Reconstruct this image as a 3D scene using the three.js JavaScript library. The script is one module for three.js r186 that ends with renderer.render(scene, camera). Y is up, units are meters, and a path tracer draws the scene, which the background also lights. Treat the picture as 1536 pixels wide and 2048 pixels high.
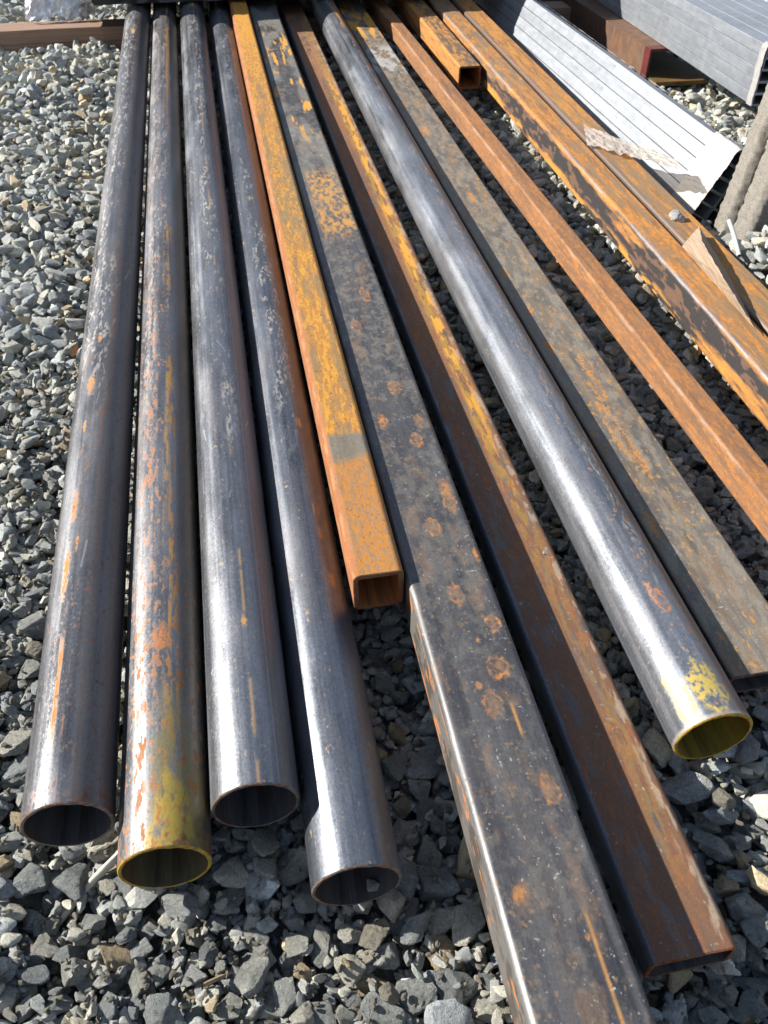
import * as THREE from 'three';
import { mergeGeometries } from 'three/addons/utils/BufferGeometryUtils.js';

// ---------------------------------------------------------------- camera, sky, sun, exposure
const scene = new THREE.Scene();
const camera = new THREE.PerspectiveCamera(63.66, 0.75, 0.02, 200);
camera.position.set(0, 0.57, 0);
camera.rotation.set(-0.74572, 0, 0);
camera.focus = 0.66;
camera.userData.fStop = 26;

const ELEV = 31.5 * Math.PI / 180;
const SUN = new THREE.Vector3(-0.979 * Math.cos(ELEV), Math.sin(ELEV), -0.2 * Math.cos(ELEV)).normalize();
// clear morning sky: pale towards the horizon, blue overhead, a soft bright ring of haze round the sun
{
  const w = 256, h = 128, d = new Float32Array(w * h * 4), zen = [0.062, 0.108, 0.205], hor = [0.40, 0.435, 0.485], low = [0.12, 0.118, 0.11], v = new THREE.Vector3();
  for (let j = 0; j < h; j++) for (let i = 0; i < w; i++) {
    const el = ((j + 0.5) / h - 0.5) * Math.PI, az = ((i + 0.5) / w - 0.5) * 2 * Math.PI; v.set(Math.cos(el) * Math.cos(az), Math.sin(el), Math.cos(el) * Math.sin(az));
    const up = Math.max(0, Math.sin(el)), k = Math.pow(up, 0.55), ang = Math.acos(Math.min(1, v.dot(SUN))) * 57.3, au = 0.5 * Math.exp(-ang / 9) + 0.12 * Math.exp(-ang / 30), n = (j * w + i) * 4;
    for (let c = 0; c < 3; c++) d[n + c] = el < 0 ? low[c] : hor[c] + (zen[c] - hor[c]) * k + au * [1, 0.97, 0.9][c];
    d[n + 3] = 1;
  }
  const t = new THREE.DataTexture(d, w, h, THREE.RGBAFormat, THREE.FloatType); t.mapping = THREE.EquirectangularReflectionMapping; t.magFilter = THREE.LinearFilter; t.minFilter = THREE.LinearFilter; t.needsUpdate = true;
  scene.background = t; scene.environment = t;
}

const sun = new THREE.DirectionalLight(new THREE.Color(1.0, 0.945, 0.865), 5);
sun.position.copy(SUN).multiplyScalar(8).add(new THREE.Vector3(0, 0, -1.2));
sun.target.position.set(0, 0, -1.2);
sun.castShadow = true;
sun.shadow.mapSize.set(4096, 4096);
Object.assign(sun.shadow.camera, { left: -2.5, right: 2.5, top: 2.5, bottom: -2.5, near: 0.5, far: 20 });
sun.shadow.bias = -0.0002;
scene.add(sun, sun.target);

const renderer = new THREE.WebGLRenderer({ antialias: true });
renderer.toneMapping = THREE.LinearToneMapping;
renderer.toneMappingExposure = 2.06;
renderer.shadowMap.enabled = true;

// ---------------------------------------------------------------- helpers
function rng(seed) { let a = seed >>> 0; return () => { a = (a + 0x6D2B79F5) | 0; let t = Math.imul(a ^ (a >>> 15), 1 | a); t = (t + Math.imul(t ^ (t >>> 7), 61 | t)) ^ t; return ((t ^ (t >>> 14)) >>> 0) / 4294967296; }; }
const NT = 256, tab = new Float32Array(NT * NT);
{ const r = rng(77); for (let i = 0; i < tab.length; i++) tab[i] = r(); }
function vn(x, y) {
  const xf = Math.floor(x), yf = Math.floor(y); let fx = x - xf, fy = y - yf;
  fx = fx * fx * (3 - 2 * fx); fy = fy * fy * (3 - 2 * fy);
  const x0 = xf & 255, x1 = (xf + 1) & 255, y0 = (yf & 255) << 8, y1 = ((yf + 1) & 255) << 8;
  const a = tab[y0 + x0], b = tab[y0 + x1], c = tab[y1 + x0], d = tab[y1 + x1];
  return a + (b - a) * fx + (c - a + (a - b - c + d) * fx) * fy;
}
function fbm(x, y, o = 4) { let s = 0, a = 0.5, n = 0; for (let i = 0; i < o; i++) { s += a * vn(x, y); n += a; a *= 0.58; x = x * 2.03 + 17.3; y = y * 2.01 + 9.7; } return s / n; }
function hash3(x, y, z) { return vn(x + z * 0.71 + 13.1, y - z * 0.63 + 5.7) * 0.5 + vn(y * 1.1 + 31.7, z * 1.2 + x * 0.37) * 0.5; }
const sm = (a, b, x) => { const t = Math.min(1, Math.max(0, (x - a) / (b - a))); return t * t * (3 - 2 * t); };
const band = (a, b, f, x) => sm(a - f, a + f, x) * (1 - sm(b - f, b + f, x));
const LUT = new Uint8Array(4097); for (let i = 0; i <= 4096; i++) { const c = i / 4096; LUT[i] = Math.round(255 * (c <= 0.0031308 ? c * 12.92 : 1.055 * Math.pow(c, 1 / 2.4) - 0.055)); }
const enc = c => LUT[Math.max(0, Math.min(4096, (c * 4096) | 0))];
function tex(data, w, h, srgb, wrapS = THREE.RepeatWrapping, wrapT = THREE.RepeatWrapping) {
  const t = new THREE.DataTexture(data, w, h, THREE.RGBAFormat);
  t.magFilter = THREE.LinearFilter; t.minFilter = THREE.LinearMipmapLinearFilter; t.generateMipmaps = true; t.anisotropy = 8;
  t.wrapS = wrapS; t.wrapT = wrapT; if (srgb) t.colorSpace = THREE.SRGBColorSpace; t.needsUpdate = true; return t;
}
const taken = new Map();
function numbered(n) { const k = taken.get(n) || 0; taken.set(n, k + 1); return k ? n + '_' + String(k).padStart(3, '0') : n; }
function shade(o) { o.traverse(m => { if (m.isMesh) { m.castShadow = true; m.receiveShadow = true; } }); return o; }
function thing(name, label, category, group) { const o = new THREE.Group(); o.name = numbered(name); o.userData = { label, category }; if (group) o.userData.group = group; scene.add(o); return o; }
function part(parent, name, geo, mat) { const m = new THREE.Mesh(geo, mat); m.name = name; m.castShadow = m.receiveShadow = true; parent.add(m); return m; }
function solo(name, label, category, geo, mat, group) { const m = new THREE.Mesh(geo, mat); m.name = numbered(name); m.castShadow = m.receiveShadow = true; m.userData = { label, category }; if (group) m.userData.group = group; scene.add(m); return m; }
const lin = (r, g, b) => new THREE.Color().setRGB(r, g, b);

// fine pitting shared by all steel, as relief
const pitTex = (() => {
  const n = 512, d = new Uint8Array(n * n * 4);
  for (let j = 0; j < n; j++) for (let i = 0; i < n; i++) {
    const v = 0.55 * vn(i * 0.25, j * 0.25) + 0.3 * vn(i * 0.5 + 9, j * 0.5) + 0.15 * tab[((j & 255) << 8) | (i & 255)];
    const k = (j * n + i) * 4; d[k] = d[k + 1] = d[k + 2] = 255 * v; d[k + 3] = 255;
  }
  return tex(d, n, n, false);
})();
function pits(ru, rv) { const t = pitTex.clone(); t.repeat.set(ru, rv); t.needsUpdate = true; return t; }

// ---------------------------------------------------------------- steel skins: s = metres from the near cut, t = metres round the section from the top centre line (right is +)
function skin(w, h, per, sA, sB, fn) {
  const len = sB - sA;
  const c = new Uint8Array(w * h * 4), o = new Uint8Array(w * h * 4);
  const p = { r: 0, g: 0, b: 0, ro: 0, me: 0, s: 0, t: 0 };
  p.lay = (a, col, ro, me) => { if (a <= 0.002) return; if (a > 1) a = 1; p.r += (col[0] - p.r) * a; p.g += (col[1] - p.g) * a; p.b += (col[2] - p.b) * a; p.ro += (ro - p.ro) * a; p.me += (me - p.me) * a; };
  for (let j = 0; j < h; j++) {
    const s = sA + (j + 0.5) / h * len;
    for (let i = 0; i < w; i++) {
      const t = ((i + 0.5) / w - 0.5) * per;
      p.s = s; p.t = t; fn(p, s, t);
      const k = (j * w + i) * 4, gr = 1 + 0.22 * (tab[(((j * 7) & 255) << 8) | ((i + j * 3) & 255)] - 0.5) + 0.22 * (vn(t * 1000 + 3, s * 700) - 0.5);
      c[k] = enc(p.r * gr); c[k + 1] = enc(p.g * gr); c[k + 2] = enc(p.b * gr); c[k + 3] = 255;
      o[k] = 255; o[k + 1] = 255 * Math.min(1, Math.max(0.05, p.ro)); o[k + 2] = 255 * p.me; o[k + 3] = 255;
    }
  }
  const m = tex(c, w, h, true, THREE.RepeatWrapping, THREE.ClampToEdgeWrapping), rm = tex(o, w, h, false, THREE.RepeatWrapping, THREE.ClampToEdgeWrapping);
  return new THREE.MeshStandardMaterial({ map: m, roughnessMap: rm, metalnessMap: rm, roughness: 1, metalness: 1, bumpMap: pits(per * 14, len * 14), bumpScale: 0.00003 });
}
const RUST = [0.40, 0.135, 0.022], RUSTD = [0.15, 0.052, 0.02], OCHRE = [0.50, 0.245, 0.03], BROWN = [0.13, 0.075, 0.045], DUST = [0.36, 0.335, 0.29], YEL = [0.50, 0.40, 0.012], YELG = [0.26, 0.235, 0.02], SCALE = [0.055, 0.058, 0.066], BARE = [0.30, 0.31, 0.33];
// rolled steel with mill scale: long streaks, clouding, specks
function mill(p, s, t, q, lo, hi, ro = 0.36, me = 0.7) {
  const a = fbm(t * 210 + q, s * 3.1 + q, 4), b = fbm(t * 45 + q * 2, s * 13 + 3, 4), f = vn(t * 1300, s * 900);
  const u = fbm(t * 420 + q, s * 11 + q, 3), k = Math.min(1, Math.max(0, 0.7 * a + 0.8 * b + 0.3 * u - 0.42 + (f - 0.5) * 0.2));
  p.r = lo[0] + (hi[0] - lo[0]) * k; p.g = lo[1] + (hi[1] - lo[1]) * k; p.b = lo[2] + (hi[2] - lo[2]) * k;
  p.ro = ro + (b - 0.5) * 0.3 + (a - 0.5) * 0.25 + (f - 0.5) * 0.08; p.me = me;
  // thin brown bloom in cloudy patches, and pin-head rust
  p.lay(0.2 * sm(0.5, 0.66, fbm(s * 7 + q, t * 55 + q, 5)), [0.125, 0.095, 0.075], 0.66, 0.25); p.lay(0.5 * sm(0.74, 0.8, fbm(s * 300 + q, t * 480 + q, 3)), [0.15, 0.085, 0.05], 0.85, 0.05);
}
// handling scuffs, grey-white and crumbly
function scuff(p, s, t, q, s0, s1, t0, t1, amt) {
  const z = band(s0, s1, 0.12, s) * band(t0, t1, 0.006, t); if (z <= 0) return;
  const w = fbm(s * 9 + q, t * 70 + q, 3), m = sm(0.42, 0.66, fbm(s * 55 + w * 6 + q, t * 240 - q + w * 5, 4)) * sm(0.36, 0.66, fbm(s * 190, t * 520 + q, 3)) * sm(0.3, 0.55, fbm(s * 5 + q, t * 60, 3));
  p.lay(z * m * amt, DUST, 0.8, 0.1);
}
function specks(p, s, t, q, th, col, fs, ft, amt, ro = 0.9) { const m = sm(th, th + 0.07, fbm(s * fs + q, t * ft + q * 1.7, 4)); p.lay(m * amt, col, ro, 0.05); }
// one outlined stain: ring or blot
function stain(p, s, t, s0, t0, rs, rt, ring, q, col, amt) {
  const ds = (s - s0) / rs, dt = (t - t0) / rt; if (ds * ds > 2.6 || dt * dt > 2.6) return;
  const d = Math.sqrt(ds * ds + dt * dt) + (fbm(s * 260 + q, t * 260 + q, 4) - 0.5) * 0.9, g = 0.25 + 0.75 * sm(0.3, 0.62, fbm(s * 420 + q, t * 500, 3));
  const arc = 0.45 + 0.55 * sm(0.3, 0.6, vn(q + 3 + 1.3 * Math.cos(Math.atan2(dt, ds)), q + 1.3 * Math.sin(Math.atan2(dt, ds))));
  const m = ring ? Math.max(band(0.68, 1.0, 0.12, d) * arc, 0.3 * (1 - sm(0.2, 1.0, d + 0.8 * (fbm(s * 500, t * 600 + q, 3) - 0.5)))) : 1 - sm(0.3, 1.1, d);
  p.lay(m * g * amt, col, 0.92, 0);
}
function scratches(seed, n, sA, sB, tA, tB, len) { const r = rng(seed), L = []; for (let i = 0; i < n; i++) { const a = (r() - 0.5) * 1.2; L.push([sA + r() * (sB - sA), tA + r() * (tB - tA), Math.cos(a), Math.sin(a) * 0.6, len * (0.3 + r()), 0.0003 + 0.0003 * r()]); } return L; }
function scratch(p, s, t, L, amt) { for (const c of L) { const ds = s - c[0]; if (ds < -c[4] || ds > c[4]) continue; const dt = t - c[1], al = ds * c[2] + dt * c[3]; if (al < 0 || al > c[4]) continue; const e = Math.abs(-ds * c[3] + dt * c[2]); if (e < c[5] * 2) p.lay(amt * (1 - sm(c[5] * 0.6, c[5] * 2, e)), [0.5, 0.5, 0.49], 0.5, 0.5); } }

// ---------------------------------------------------------------- bar geometry
function roundProfile(r, n = 56) { const P = []; for (let i = 0; i <= n; i++) { const a = -Math.PI + 2 * Math.PI * i / n; P.push({ x: r * Math.sin(a), y: r * Math.cos(a), nx: Math.sin(a), ny: Math.cos(a), u: i / n }); } return P; }
function boxProfile(w, h, r, n = 6) {   // starts under the middle of the bottom face, up the left side, over the top to the right
  const P = [], c = [[-w / 2 + r, -h / 2 + r, Math.PI * 1.5], [-w / 2 + r, h / 2 - r, Math.PI], [w / 2 - r, h / 2 - r, Math.PI / 2], [w / 2 - r, -h / 2 + r, 0]];
  P.push({ x: 0, y: -h / 2, nx: 0, ny: -1 });
  for (const [cx, cy, a0] of c) for (let i = 0; i <= n; i++) { const a = a0 - Math.PI / 2 * i / n, nx = Math.cos(a), ny = Math.sin(a); P.push({ x: cx + r * nx, y: cy + r * ny, nx, ny }); }
  P.push({ x: 0, y: -h / 2, nx: 0, ny: -1 });
  let L = 0; P[0].l = 0; for (let i = 1; i < P.length; i++) { L += Math.hypot(P[i].x - P[i - 1].x, P[i].y - P[i - 1].y); P[i].l = L; }
  for (const p of P) p.u = p.l / L; P.per = L; return P;
}
function sweep(P, z0, z1, sg, rows = 1) {   // skin along -z, sg = -1 turns it inside out
  const pos = [], nor = [], uv = [], idx = [], n = P.length, L = z0 - z1;
  for (let j = 0; j <= rows; j++) for (const p of P) { const z = z0 - L * j / rows; pos.push(p.x, p.y, z); nor.push(p.nx * sg, p.ny * sg, 0); uv.push(p.u, j / rows); }
  for (let j = 0; j < rows; j++) for (let i = 0; i < n - 1; i++) { const a = j * n + i, b = a + 1, c = a + n, d = c + 1; if (sg > 0) idx.push(a, b, c, b, d, c); else idx.push(a, c, b, b, c, d); }
  const g = new THREE.BufferGeometry(); g.setAttribute('position', new THREE.Float32BufferAttribute(pos, 3)); g.setAttribute('normal', new THREE.Float32BufferAttribute(nor, 3)); g.setAttribute('uv', new THREE.Float32BufferAttribute(uv, 2)); g.setIndex(idx); return g;
}
function rings(list, flip) {   // flat-shaded bands between successive {profile, z}
  const pos = [], uv = [];
  for (let k = 0; k < list.length - 1; k++) { const A = list[k], B = list[k + 1]; for (let i = 0; i < A.P.length - 1; i++) {
    const a = A.P[i], b = A.P[i + 1], c = B.P[i], d = B.P[i + 1];
    const q = [[a, A.z], [b, A.z], [c, B.z], [b, A.z], [d, B.z], [c, B.z]]; if (flip) { q.reverse(); }
    for (const [p, z] of q) { pos.push(p.x, p.y, z === 0 ? 0.0007 * (vn(p.x * 900 + 5, p.y * 900) - 0.5) : z); uv.push(p.x * 20, p.y * 20); } } }
  const g = new THREE.BufferGeometry(); g.setAttribute('position', new THREE.Float32BufferAttribute(pos, 3)); g.setAttribute('uv', new THREE.Float32BufferAttribute(uv, 2)); g.computeVertexNormals(); return g;
}
const RISE = 0.016, GAP = 0.015;
const bottomAt = z => GAP + RISE * (-z - 0.25);
const bars = [];
function bar(o) {
  const { round, w, h = w, r = 0.005, wall = 0.003, x, z, slope, y, far = -2.95, rise = RISE } = o;
  const g = thing(o.name, o.label, o.category, o.group);
  g.position.set(x, y, z); g.rotation.order = 'YXZ'; g.rotation.set(Math.atan(rise), Math.atan(-slope), 0);
  const L = (z - far) * Math.hypot(1, slope), ch = 0.0007;
  const prof = e => { const P = round ? roundProfile(w / 2 - e) : boxProfile(w - 2 * e, h - 2 * e, Math.max(0.0012, r - e)); for (const p of P) p.y += h / 2; return P; };
  const per = round ? Math.PI * w : prof(0).per;
  const mid = Math.min(1.0, L * 0.55);   // two skins end to end: the near metre carries more grain
  part(g, o.wallName || 'tube_wall', mergeGeometries([sweep(prof(0), -ch, -mid, 1), sweep(prof(0), -mid, -L + ch, 1)], true), [skin(384, 1536, per, 0, mid, o.paint), skin(256, 896, per, mid, L, o.paint)]);
  const P0 = prof(0), P1 = prof(ch), P2 = prof(wall), P3 = prof(wall);
  part(g, 'cut_end', rings([{ P: P0, z: -ch }, { P: P1, z: 0 }, { P: P2, z: 0 }], true), o.rim);
  part(g, 'cut_end', rings([{ P: P0, z: -L + ch }, { P: P1, z: -L }, { P: P2, z: -L }], false), o.rim);
  part(g, 'bore', sweep(P3, 0, -L, -1), o.bore);
  bars.push({ round, w, h, x, y, z, slope, far, rise });
  return g;
}
const wornTex = (() => { const n = 256, d = new Uint8Array(n * n * 4); for (let j = 0; j < n; j++) for (let i = 0; i < n; i++) { const k = (j * n + i) * 4, a = fbm(i * 0.06, j * 0.06, 5), b = sm(0.5, 0.62, fbm(i * 0.05 + 40, j * 0.05, 5)), v = 0.55 + 0.9 * (a - 0.5) + 0.25 * tab[((j & 255) << 8) | i]; d[k] = enc(Math.min(1, v * (1 + 0.25 * b))); d[k + 1] = enc(v * (1 - 0.28 * b)); d[k + 2] = enc(v * (1 - 0.5 * b)); d[k + 3] = 255; } return tex(d, n, n, true); })();
function simple(col, ro, me, bump = 0.0004) { return new THREE.MeshStandardMaterial({ map: wornTex, color: lin(...col.map(c => c * 1.5)), roughness: ro, metalness: me, bumpMap: pits(2, 2), bumpScale: bump }); }
const rimSteel = simple([0.20, 0.18, 0.16], 0.55, 0.5), rimDark = simple([0.10, 0.08, 0.07], 0.65, 0.4), rimRust = simple([0.18, 0.085, 0.04], 0.85, 0.1), rimYellow = simple([0.34, 0.26, 0.03], 0.6, 0);
const boreDark = simple([0.095, 0.092, 0.09], 0.6, 0.4), boreRust = simple([0.30, 0.105, 0.02], 0.95, 0), boreYellow = simple([0.21, 0.145, 0.012], 0.7, 0), boreOlive = simple([0.12, 0.095, 0.045], 0.7, 0.2);

const pipesGroup = 'round steel pipes laid side by side';
function pipe(label, x, y, z, slope, paint, rim = rimSteel, bore = boreDark, wall = 0.0026) {
  return bar({ round: true, name: 'steel_pipe', label, category: 'pipe', group: pipesGroup, w: 0.0594, wall, x, y: y - 0.0297, z, slope, wallName: 'pipe_wall', rim, bore,
    paint });
}
const S1 = scratches(1, 30, 0.2, 2.2, -0.02, 0.02, 0.025), S3 = scratches(3, 40, 0.2, 2.2, -0.02, 0.025, 0.025), S8 = scratches(8, 50, 0.1, 1.6, 0.0, 0.03, 0.022);
// outer pipe: orange streaks near the cut
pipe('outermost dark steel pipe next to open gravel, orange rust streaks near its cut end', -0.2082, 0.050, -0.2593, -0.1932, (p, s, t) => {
  mill(p, s, t, 11, [0.066, 0.068, 0.074], [0.225, 0.232, 0.25], 0.33);
  p.lay(0.75 * sm(0.0, 0.012, t + 0.006 * (fbm(s * 5, 1, 3) - 0.5)) * (0.5 + 0.5 * fbm(t * 160, s * 4, 3)), [0.105, 0.083, 0.068], 0.55, 0.35);  // ground reflected in the right half, painted in as dark brown
  scuff(p, s, t, 4, 0.45, 2.6, -0.022, 0.008, 0.75); scratch(p, s, t, S1, 0.35);
  const st = fbm(s * 9 + 5, t * 260 + 2, 4), z = band(-0.011, -0.001, 0.003, t) * (1 - sm(0.1, 0.15, s)) * 0.9;
  for (const [a, b, c, d, e] of [[0.285, -0.010, 0.024, 0.0036, 1], [0.205, -0.0112, 0.034, 0.0032, 2], [0.47, -0.007, 0.022, 0.0045, 3], [0.4, -0.009, 0.012, 0.002, 4], [0.235, -0.004, 0.012, 0.0014, 5], [0.56, -0.003, 0.012, 0.003, 6]]) stain(p, s, t, a, b, c, d, 0, e * 5.1, [0.46, 0.18, 0.028], 1);
  const g1 = 0.4 + 0.6 * sm(0.35, 0.6, fbm(s * 120, t * 420, 3)); p.lay(0.85 * g1 * z * sm(0.5, 0.66, st) * sm(0.35, 0.6, vn(s * 8, 4.4)), RUST, 0.93, 0); p.lay(z * g1 * sm(0.58, 0.7, st) * 0.8 * sm(0.4, 0.6, vn(s * 11, 9.1)), [0.5, 0.2, 0.03], 0.95, 0);
  specks(p, s, t, 21, 0.69, RUSTD, 160, 420, 0.7); p.lay(0.7 * band(0.004, 0.012, 0.004, t) * sm(0.56, 0.66, fbm(s * 22, t * 300 + 8, 3)) * band(0.35, 0.8, 0.1, s), RUSTD, 0.9, 0);
  p.lay(0.8 * (1 - sm(0.004, 0.014, s + 0.01 * (fbm(t * 90, 7, 3) - 0.5))) * sm(0.4, 0.6, fbm(t * 130, s * 150, 3)), RUSTD, 0.85, 0.1);
  stain(p, s, t, 2.16, 0.002, 0.03, 0.006, false, 3, [0.6, 0.3, 0.04], 0.9); stain(p, s, t, 1.86, 0.0, 0.03, 0.006, false, 4, [0.6, 0.3, 0.04], 0.9);
});
// second pipe: ochre streak along the top, yellow end
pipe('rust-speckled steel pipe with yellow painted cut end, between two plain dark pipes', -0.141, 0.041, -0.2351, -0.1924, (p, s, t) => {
  mill(p, s, t, 23, [0.08, 0.082, 0.088], [0.26, 0.267, 0.285], 0.37);
  p.lay(0.7 * sm(0.014, 0.024, t), [0.105, 0.085, 0.06], 0.55, 0.4);  // right flank browned in colour where it mirrors its neighbours
  scuff(p, s, t, 14, 0.5, 2.6, -0.018, 0.012, 0.6);
  const k = fbm(s * 10 + 1, t * 330, 4);
  p.lay(0.85 * band(0.004, 0.015, 0.003, t + 0.005 * (vn(s * 6, 1) - 0.5)) * sm(0.4, 0.62, k) * sm(0.32, 0.6, fbm(s * 90, t * 380, 3)) * (0.15 + 0.85 * sm(0.3, 0.55, vn(s * 6.2, 8.8))), [0.36, 0.18, 0.03], 0.9, 0.05);
  p.lay(band(0.008, 0.013, 0.002, t) * sm(1.2, 1.6, s) * sm(0.35, 0.5, k), [0.30, 0.13, 0.02], 0.9, 0.05);
  const rs = fbm(s * 95 + 4, t * 330, 5);
  p.lay(0.8 * band(-0.016, -0.003, 0.004, t) * (1 - sm(0.45, 0.9, s)) * sm(0.53, 0.62, rs) * (0.4 + 0.6 * sm(0.4, 0.6, fbm(s * 14, t * 60, 3))), [0.33, 0.12, 0.03], 0.95, 0);
  specks(p, s, t, 41, 0.68, RUST, 190, 420, 0.7);
  stain(p, s, t, 0.165, 0.002, 0.014, 0.010, false, 6, RUST, 1);
  const e = s + 0.05 * (fbm(t * 70 + 3, s * 20, 3) - 0.5) - 0.055 * band(-0.004, 0.022, 0.012, t);
  p.lay(0.7 * (1 - sm(0.02, 0.09, e)) * band(-0.003, 0.04, 0.008, t) * sm(0.25, 0.5, fbm(s * 60 + 3, t * 140, 4)), [0.175, 0.14, 0.035], 0.6, 0.2); p.lay(0.7 * (1 - sm(-0.016, 0.006, e + 0.016 * sm(0.004, -0.014, t))) * sm(0.3, 0.5, fbm(s * 90, t * 210, 4)) * band(-0.02, 0.05, 0.01, t), [0.37, 0.255, 0.018], 0.62, 0.05);
  p.lay(0.85 * (1 - sm(0.006, 0.016, s + 0.008 * (fbm(t * 120, 2, 3) - 0.5))) * sm(0.45, 0.6, fbm(t * 140, s * 120, 3)), RUSTD, 0.85, 0.05);
  specks(p, s, t, 61, 0.63, [0.30, 0.12, 0.03], 120, 300, 0.85 * (1 - sm(0.15, 0.3, s)));
}, rimYellow, boreOlive, 0.0026);
// third pipe: plain, shortest of the four
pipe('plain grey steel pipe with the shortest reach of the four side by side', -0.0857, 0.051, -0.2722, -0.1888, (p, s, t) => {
  mill(p, s, t, 37, [0.085, 0.09, 0.10], [0.28, 0.295, 0.325], 0.33);
  p.lay(0.55 * sm(0.01, 0.022, t) * (0.5 + 0.5 * fbm(t * 230, s * 2, 3)), [0.115, 0.094, 0.08], 0.52, 0.45);  // streaky brown reflection of the surroundings, painted down the right side
  scuff(p, s, t, 24, 0.32, 2.6, -0.006, 0.016, 0.9); scratch(p, s, t, S3, 0.35);
  p.lay(0.45 * band(0.0185, 0.0195, 0.0007, t), DUST, 0.6, 0.3); p.lay(0.5 * band(0.004, 0.006, 0.001, t) * sm(0.5, 0.6, fbm(s * 30, 2, 3)), OCHRE, 0.8, 0.1);
  specks(p, s, t, 51, 0.74, [0.34, 0.22, 0.09], 150, 380, 0.5);
  stain(p, s, t, 2.1, 0.004, 0.035, 0.006, false, 9, [0.55, 0.28, 0.04], 0.9); stain(p, s, t, 0.135, 0.004, 0.009, 0.003, false, 2, OCHRE, 0.8);
});
// fourth pipe: bluish, ochre ticks
pipe('smooth bluish steel pipe with a pebble in its mouth, beside the yellow rusted square tube', -0.0172, 0.034, -0.2265, -0.1843, (p, s, t) => {
  mill(p, s, t, 53, [0.066, 0.073, 0.086], [0.21, 0.228, 0.262], 0.33);
  p.lay(0.6 * sm(0.012, 0.024, t) * (0.5 + 0.5 * fbm(t * 200, s * 2.6, 3)), [0.10, 0.078, 0.064], 0.55, 0.4);  // right side painted dark brown to show reflected surroundings
  scuff(p, s, t, 34, 0.45, 2.6, -0.006, 0.018, 0.75);
  for (const [a, b] of [[0.235, 0.019], [0.29, 0.017], [0.32, 0.016], [0.45, 0.014]]) p.lay(0.7 * band(a, a + 0.014, 0.003, s) * band(b - 0.003, b + 0.003, 0.001, t) * sm(0.45, 0.55, fbm(s * 20, t * 900, 2)), OCHRE, 0.85, 0.1);
  specks(p, s, t, 71, 0.75, OCHRE, 150, 400, 0.45);
});

// yellow rusted square tube
bar({ name: 'square_tube', label: 'square steel tube with bright yellow rusted top and orange side, open end among the pipes', category: 'steel tube', w: 0.0415, h: 0.0415, r: 0.006, wall: 0.0042, rise: 0.0125, x: 0.0797 - 0.1872 * 0.449, y: bottomAt(-0.449) + 0.0295, z: -0.449, slope: -0.1872, rim: rimRust, bore: boreRust,
  paint: ((p, s, t) => {
    mill(p, s, t, 67, [0.13, 0.115, 0.085], [0.24, 0.215, 0.165], 0.62, 0.3);
    const top = band(-0.0175, 0.021, 0.002, t), k = fbm(s * 85 + 2, t * 330, 5), c = fbm(s * 6, t * 60 + 5, 3);
    const sol = sm(0.178, 0.188, s + 0.012 * (fbm(t * 260, s * 60 + 4, 5) - 0.5)), far = sm(1.3, 1.8, s);
    p.lay(top * sol * (0.62 + 0.36 * sm(0.3, 0.55, k + 0.2 * far + 0.4 * (c - 0.5))), [0.35, 0.15, 0.022], 0.9, 0); p.lay(top * sol * sm(0.42, 0.66, fbm(s * 95, t * 420, 5) + 0.25 * far + 0.25 * (c - 0.5)) * 0.85, [0.50, 0.235, 0.022], 0.9, 0); p.lay(0.65 * top * sol * sm(0.54, 0.68, fbm(s * 13 + 4, t * 90, 5) - 0.15 * far), [0.17, 0.125, 0.07], 0.8, 0.15); p.lay(0.6 * top * sol * sm(0.6, 0.7, fbm(s * 220 + 9, t * 330, 4)), [0.19, 0.13, 0.06], 0.85, 0.1);
    const blot = stain; blot(p, s, t, 0.152, -0.003, 0.022, 0.012, false, 3, [0.12, 0.108, 0.078], 0.85);
    p.lay(top * (1 - sm(0.135, 0.15, s - 0.5 * Math.max(0, t) )) * (0.45 + 0.5 * sm(0.36, 0.6, fbm(s * 200, t * 520, 4))), [0.38, 0.15, 0.02], 0.92, 0);
    p.lay(top * band(0.62, 0.9, 0.1, s) * sm(0.48, 0.62, fbm(s * 90, t * 250, 4)), [0.20, 0.15, 0.07], 0.85, 0.1);
    specks(p, s, t, 31, 0.70, RUSTD, 240, 340, 0.8);
    p.lay((1 - sm(-0.019, -0.014, t + 0.003 * (fbm(s * 30, 3, 3) - 0.5))), [0.25, 0.095, 0.032], 0.93, 0); p.lay((1 - sm(-0.021, -0.017, t)) * sm(0.45, 0.65, fbm(s * 60, t * 200, 4)), [0.34, 0.15, 0.06], 0.9, 0);
    p.lay(sm(0.019, 0.024, t) * sm(0.35, 0.55, fbm(s * 18, t * 80, 3)), [0.20, 0.09, 0.03], 0.9, 0);
  }) });
// long dark rectangular tube with ringed rust spots
const spots6 = [[0.299, 0.0146, 0.011, 0.0085, 1], [0.269, 0.0024, 0.011, 0.0075, 1], [0.373, 0.0016, 0.011, 0.006, 1], [0.45, 0.0004, 0.011, 0.007, 1], [0.2, 0.0207, 0.012, 0.006, 1], [0.139, -0.019, 0.007, 0.006, 0], [0.34, 0.0226, 0.009, 0.006, 1], [0.286, -0.0035, 0.004, 0.003, 0], [0.497, 0.0218, 0.016, 0.007, 0], [0.606, -0.0145, 0.014, 0.006, 0], [0.789, -0.0116, 0.014, 0.006, 1], [0.325, 0.0062, 0.003, 0.002, 0], [0.412, 0.029, 0.012, 0.004, 0], [0.48, 0.0224, 0.014, 0.006, 1], [0.57, 0.012, 0.012, 0.006, 1], [0.66, 0.008, 0.014, 0.006, 1], [0.11, 0.012, 0.003, 0.002, 0], [0.6, 0.02, 0.01, 0.005, 1], [0.86, 0.01, 0.02, 0.006, 1]];
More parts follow.
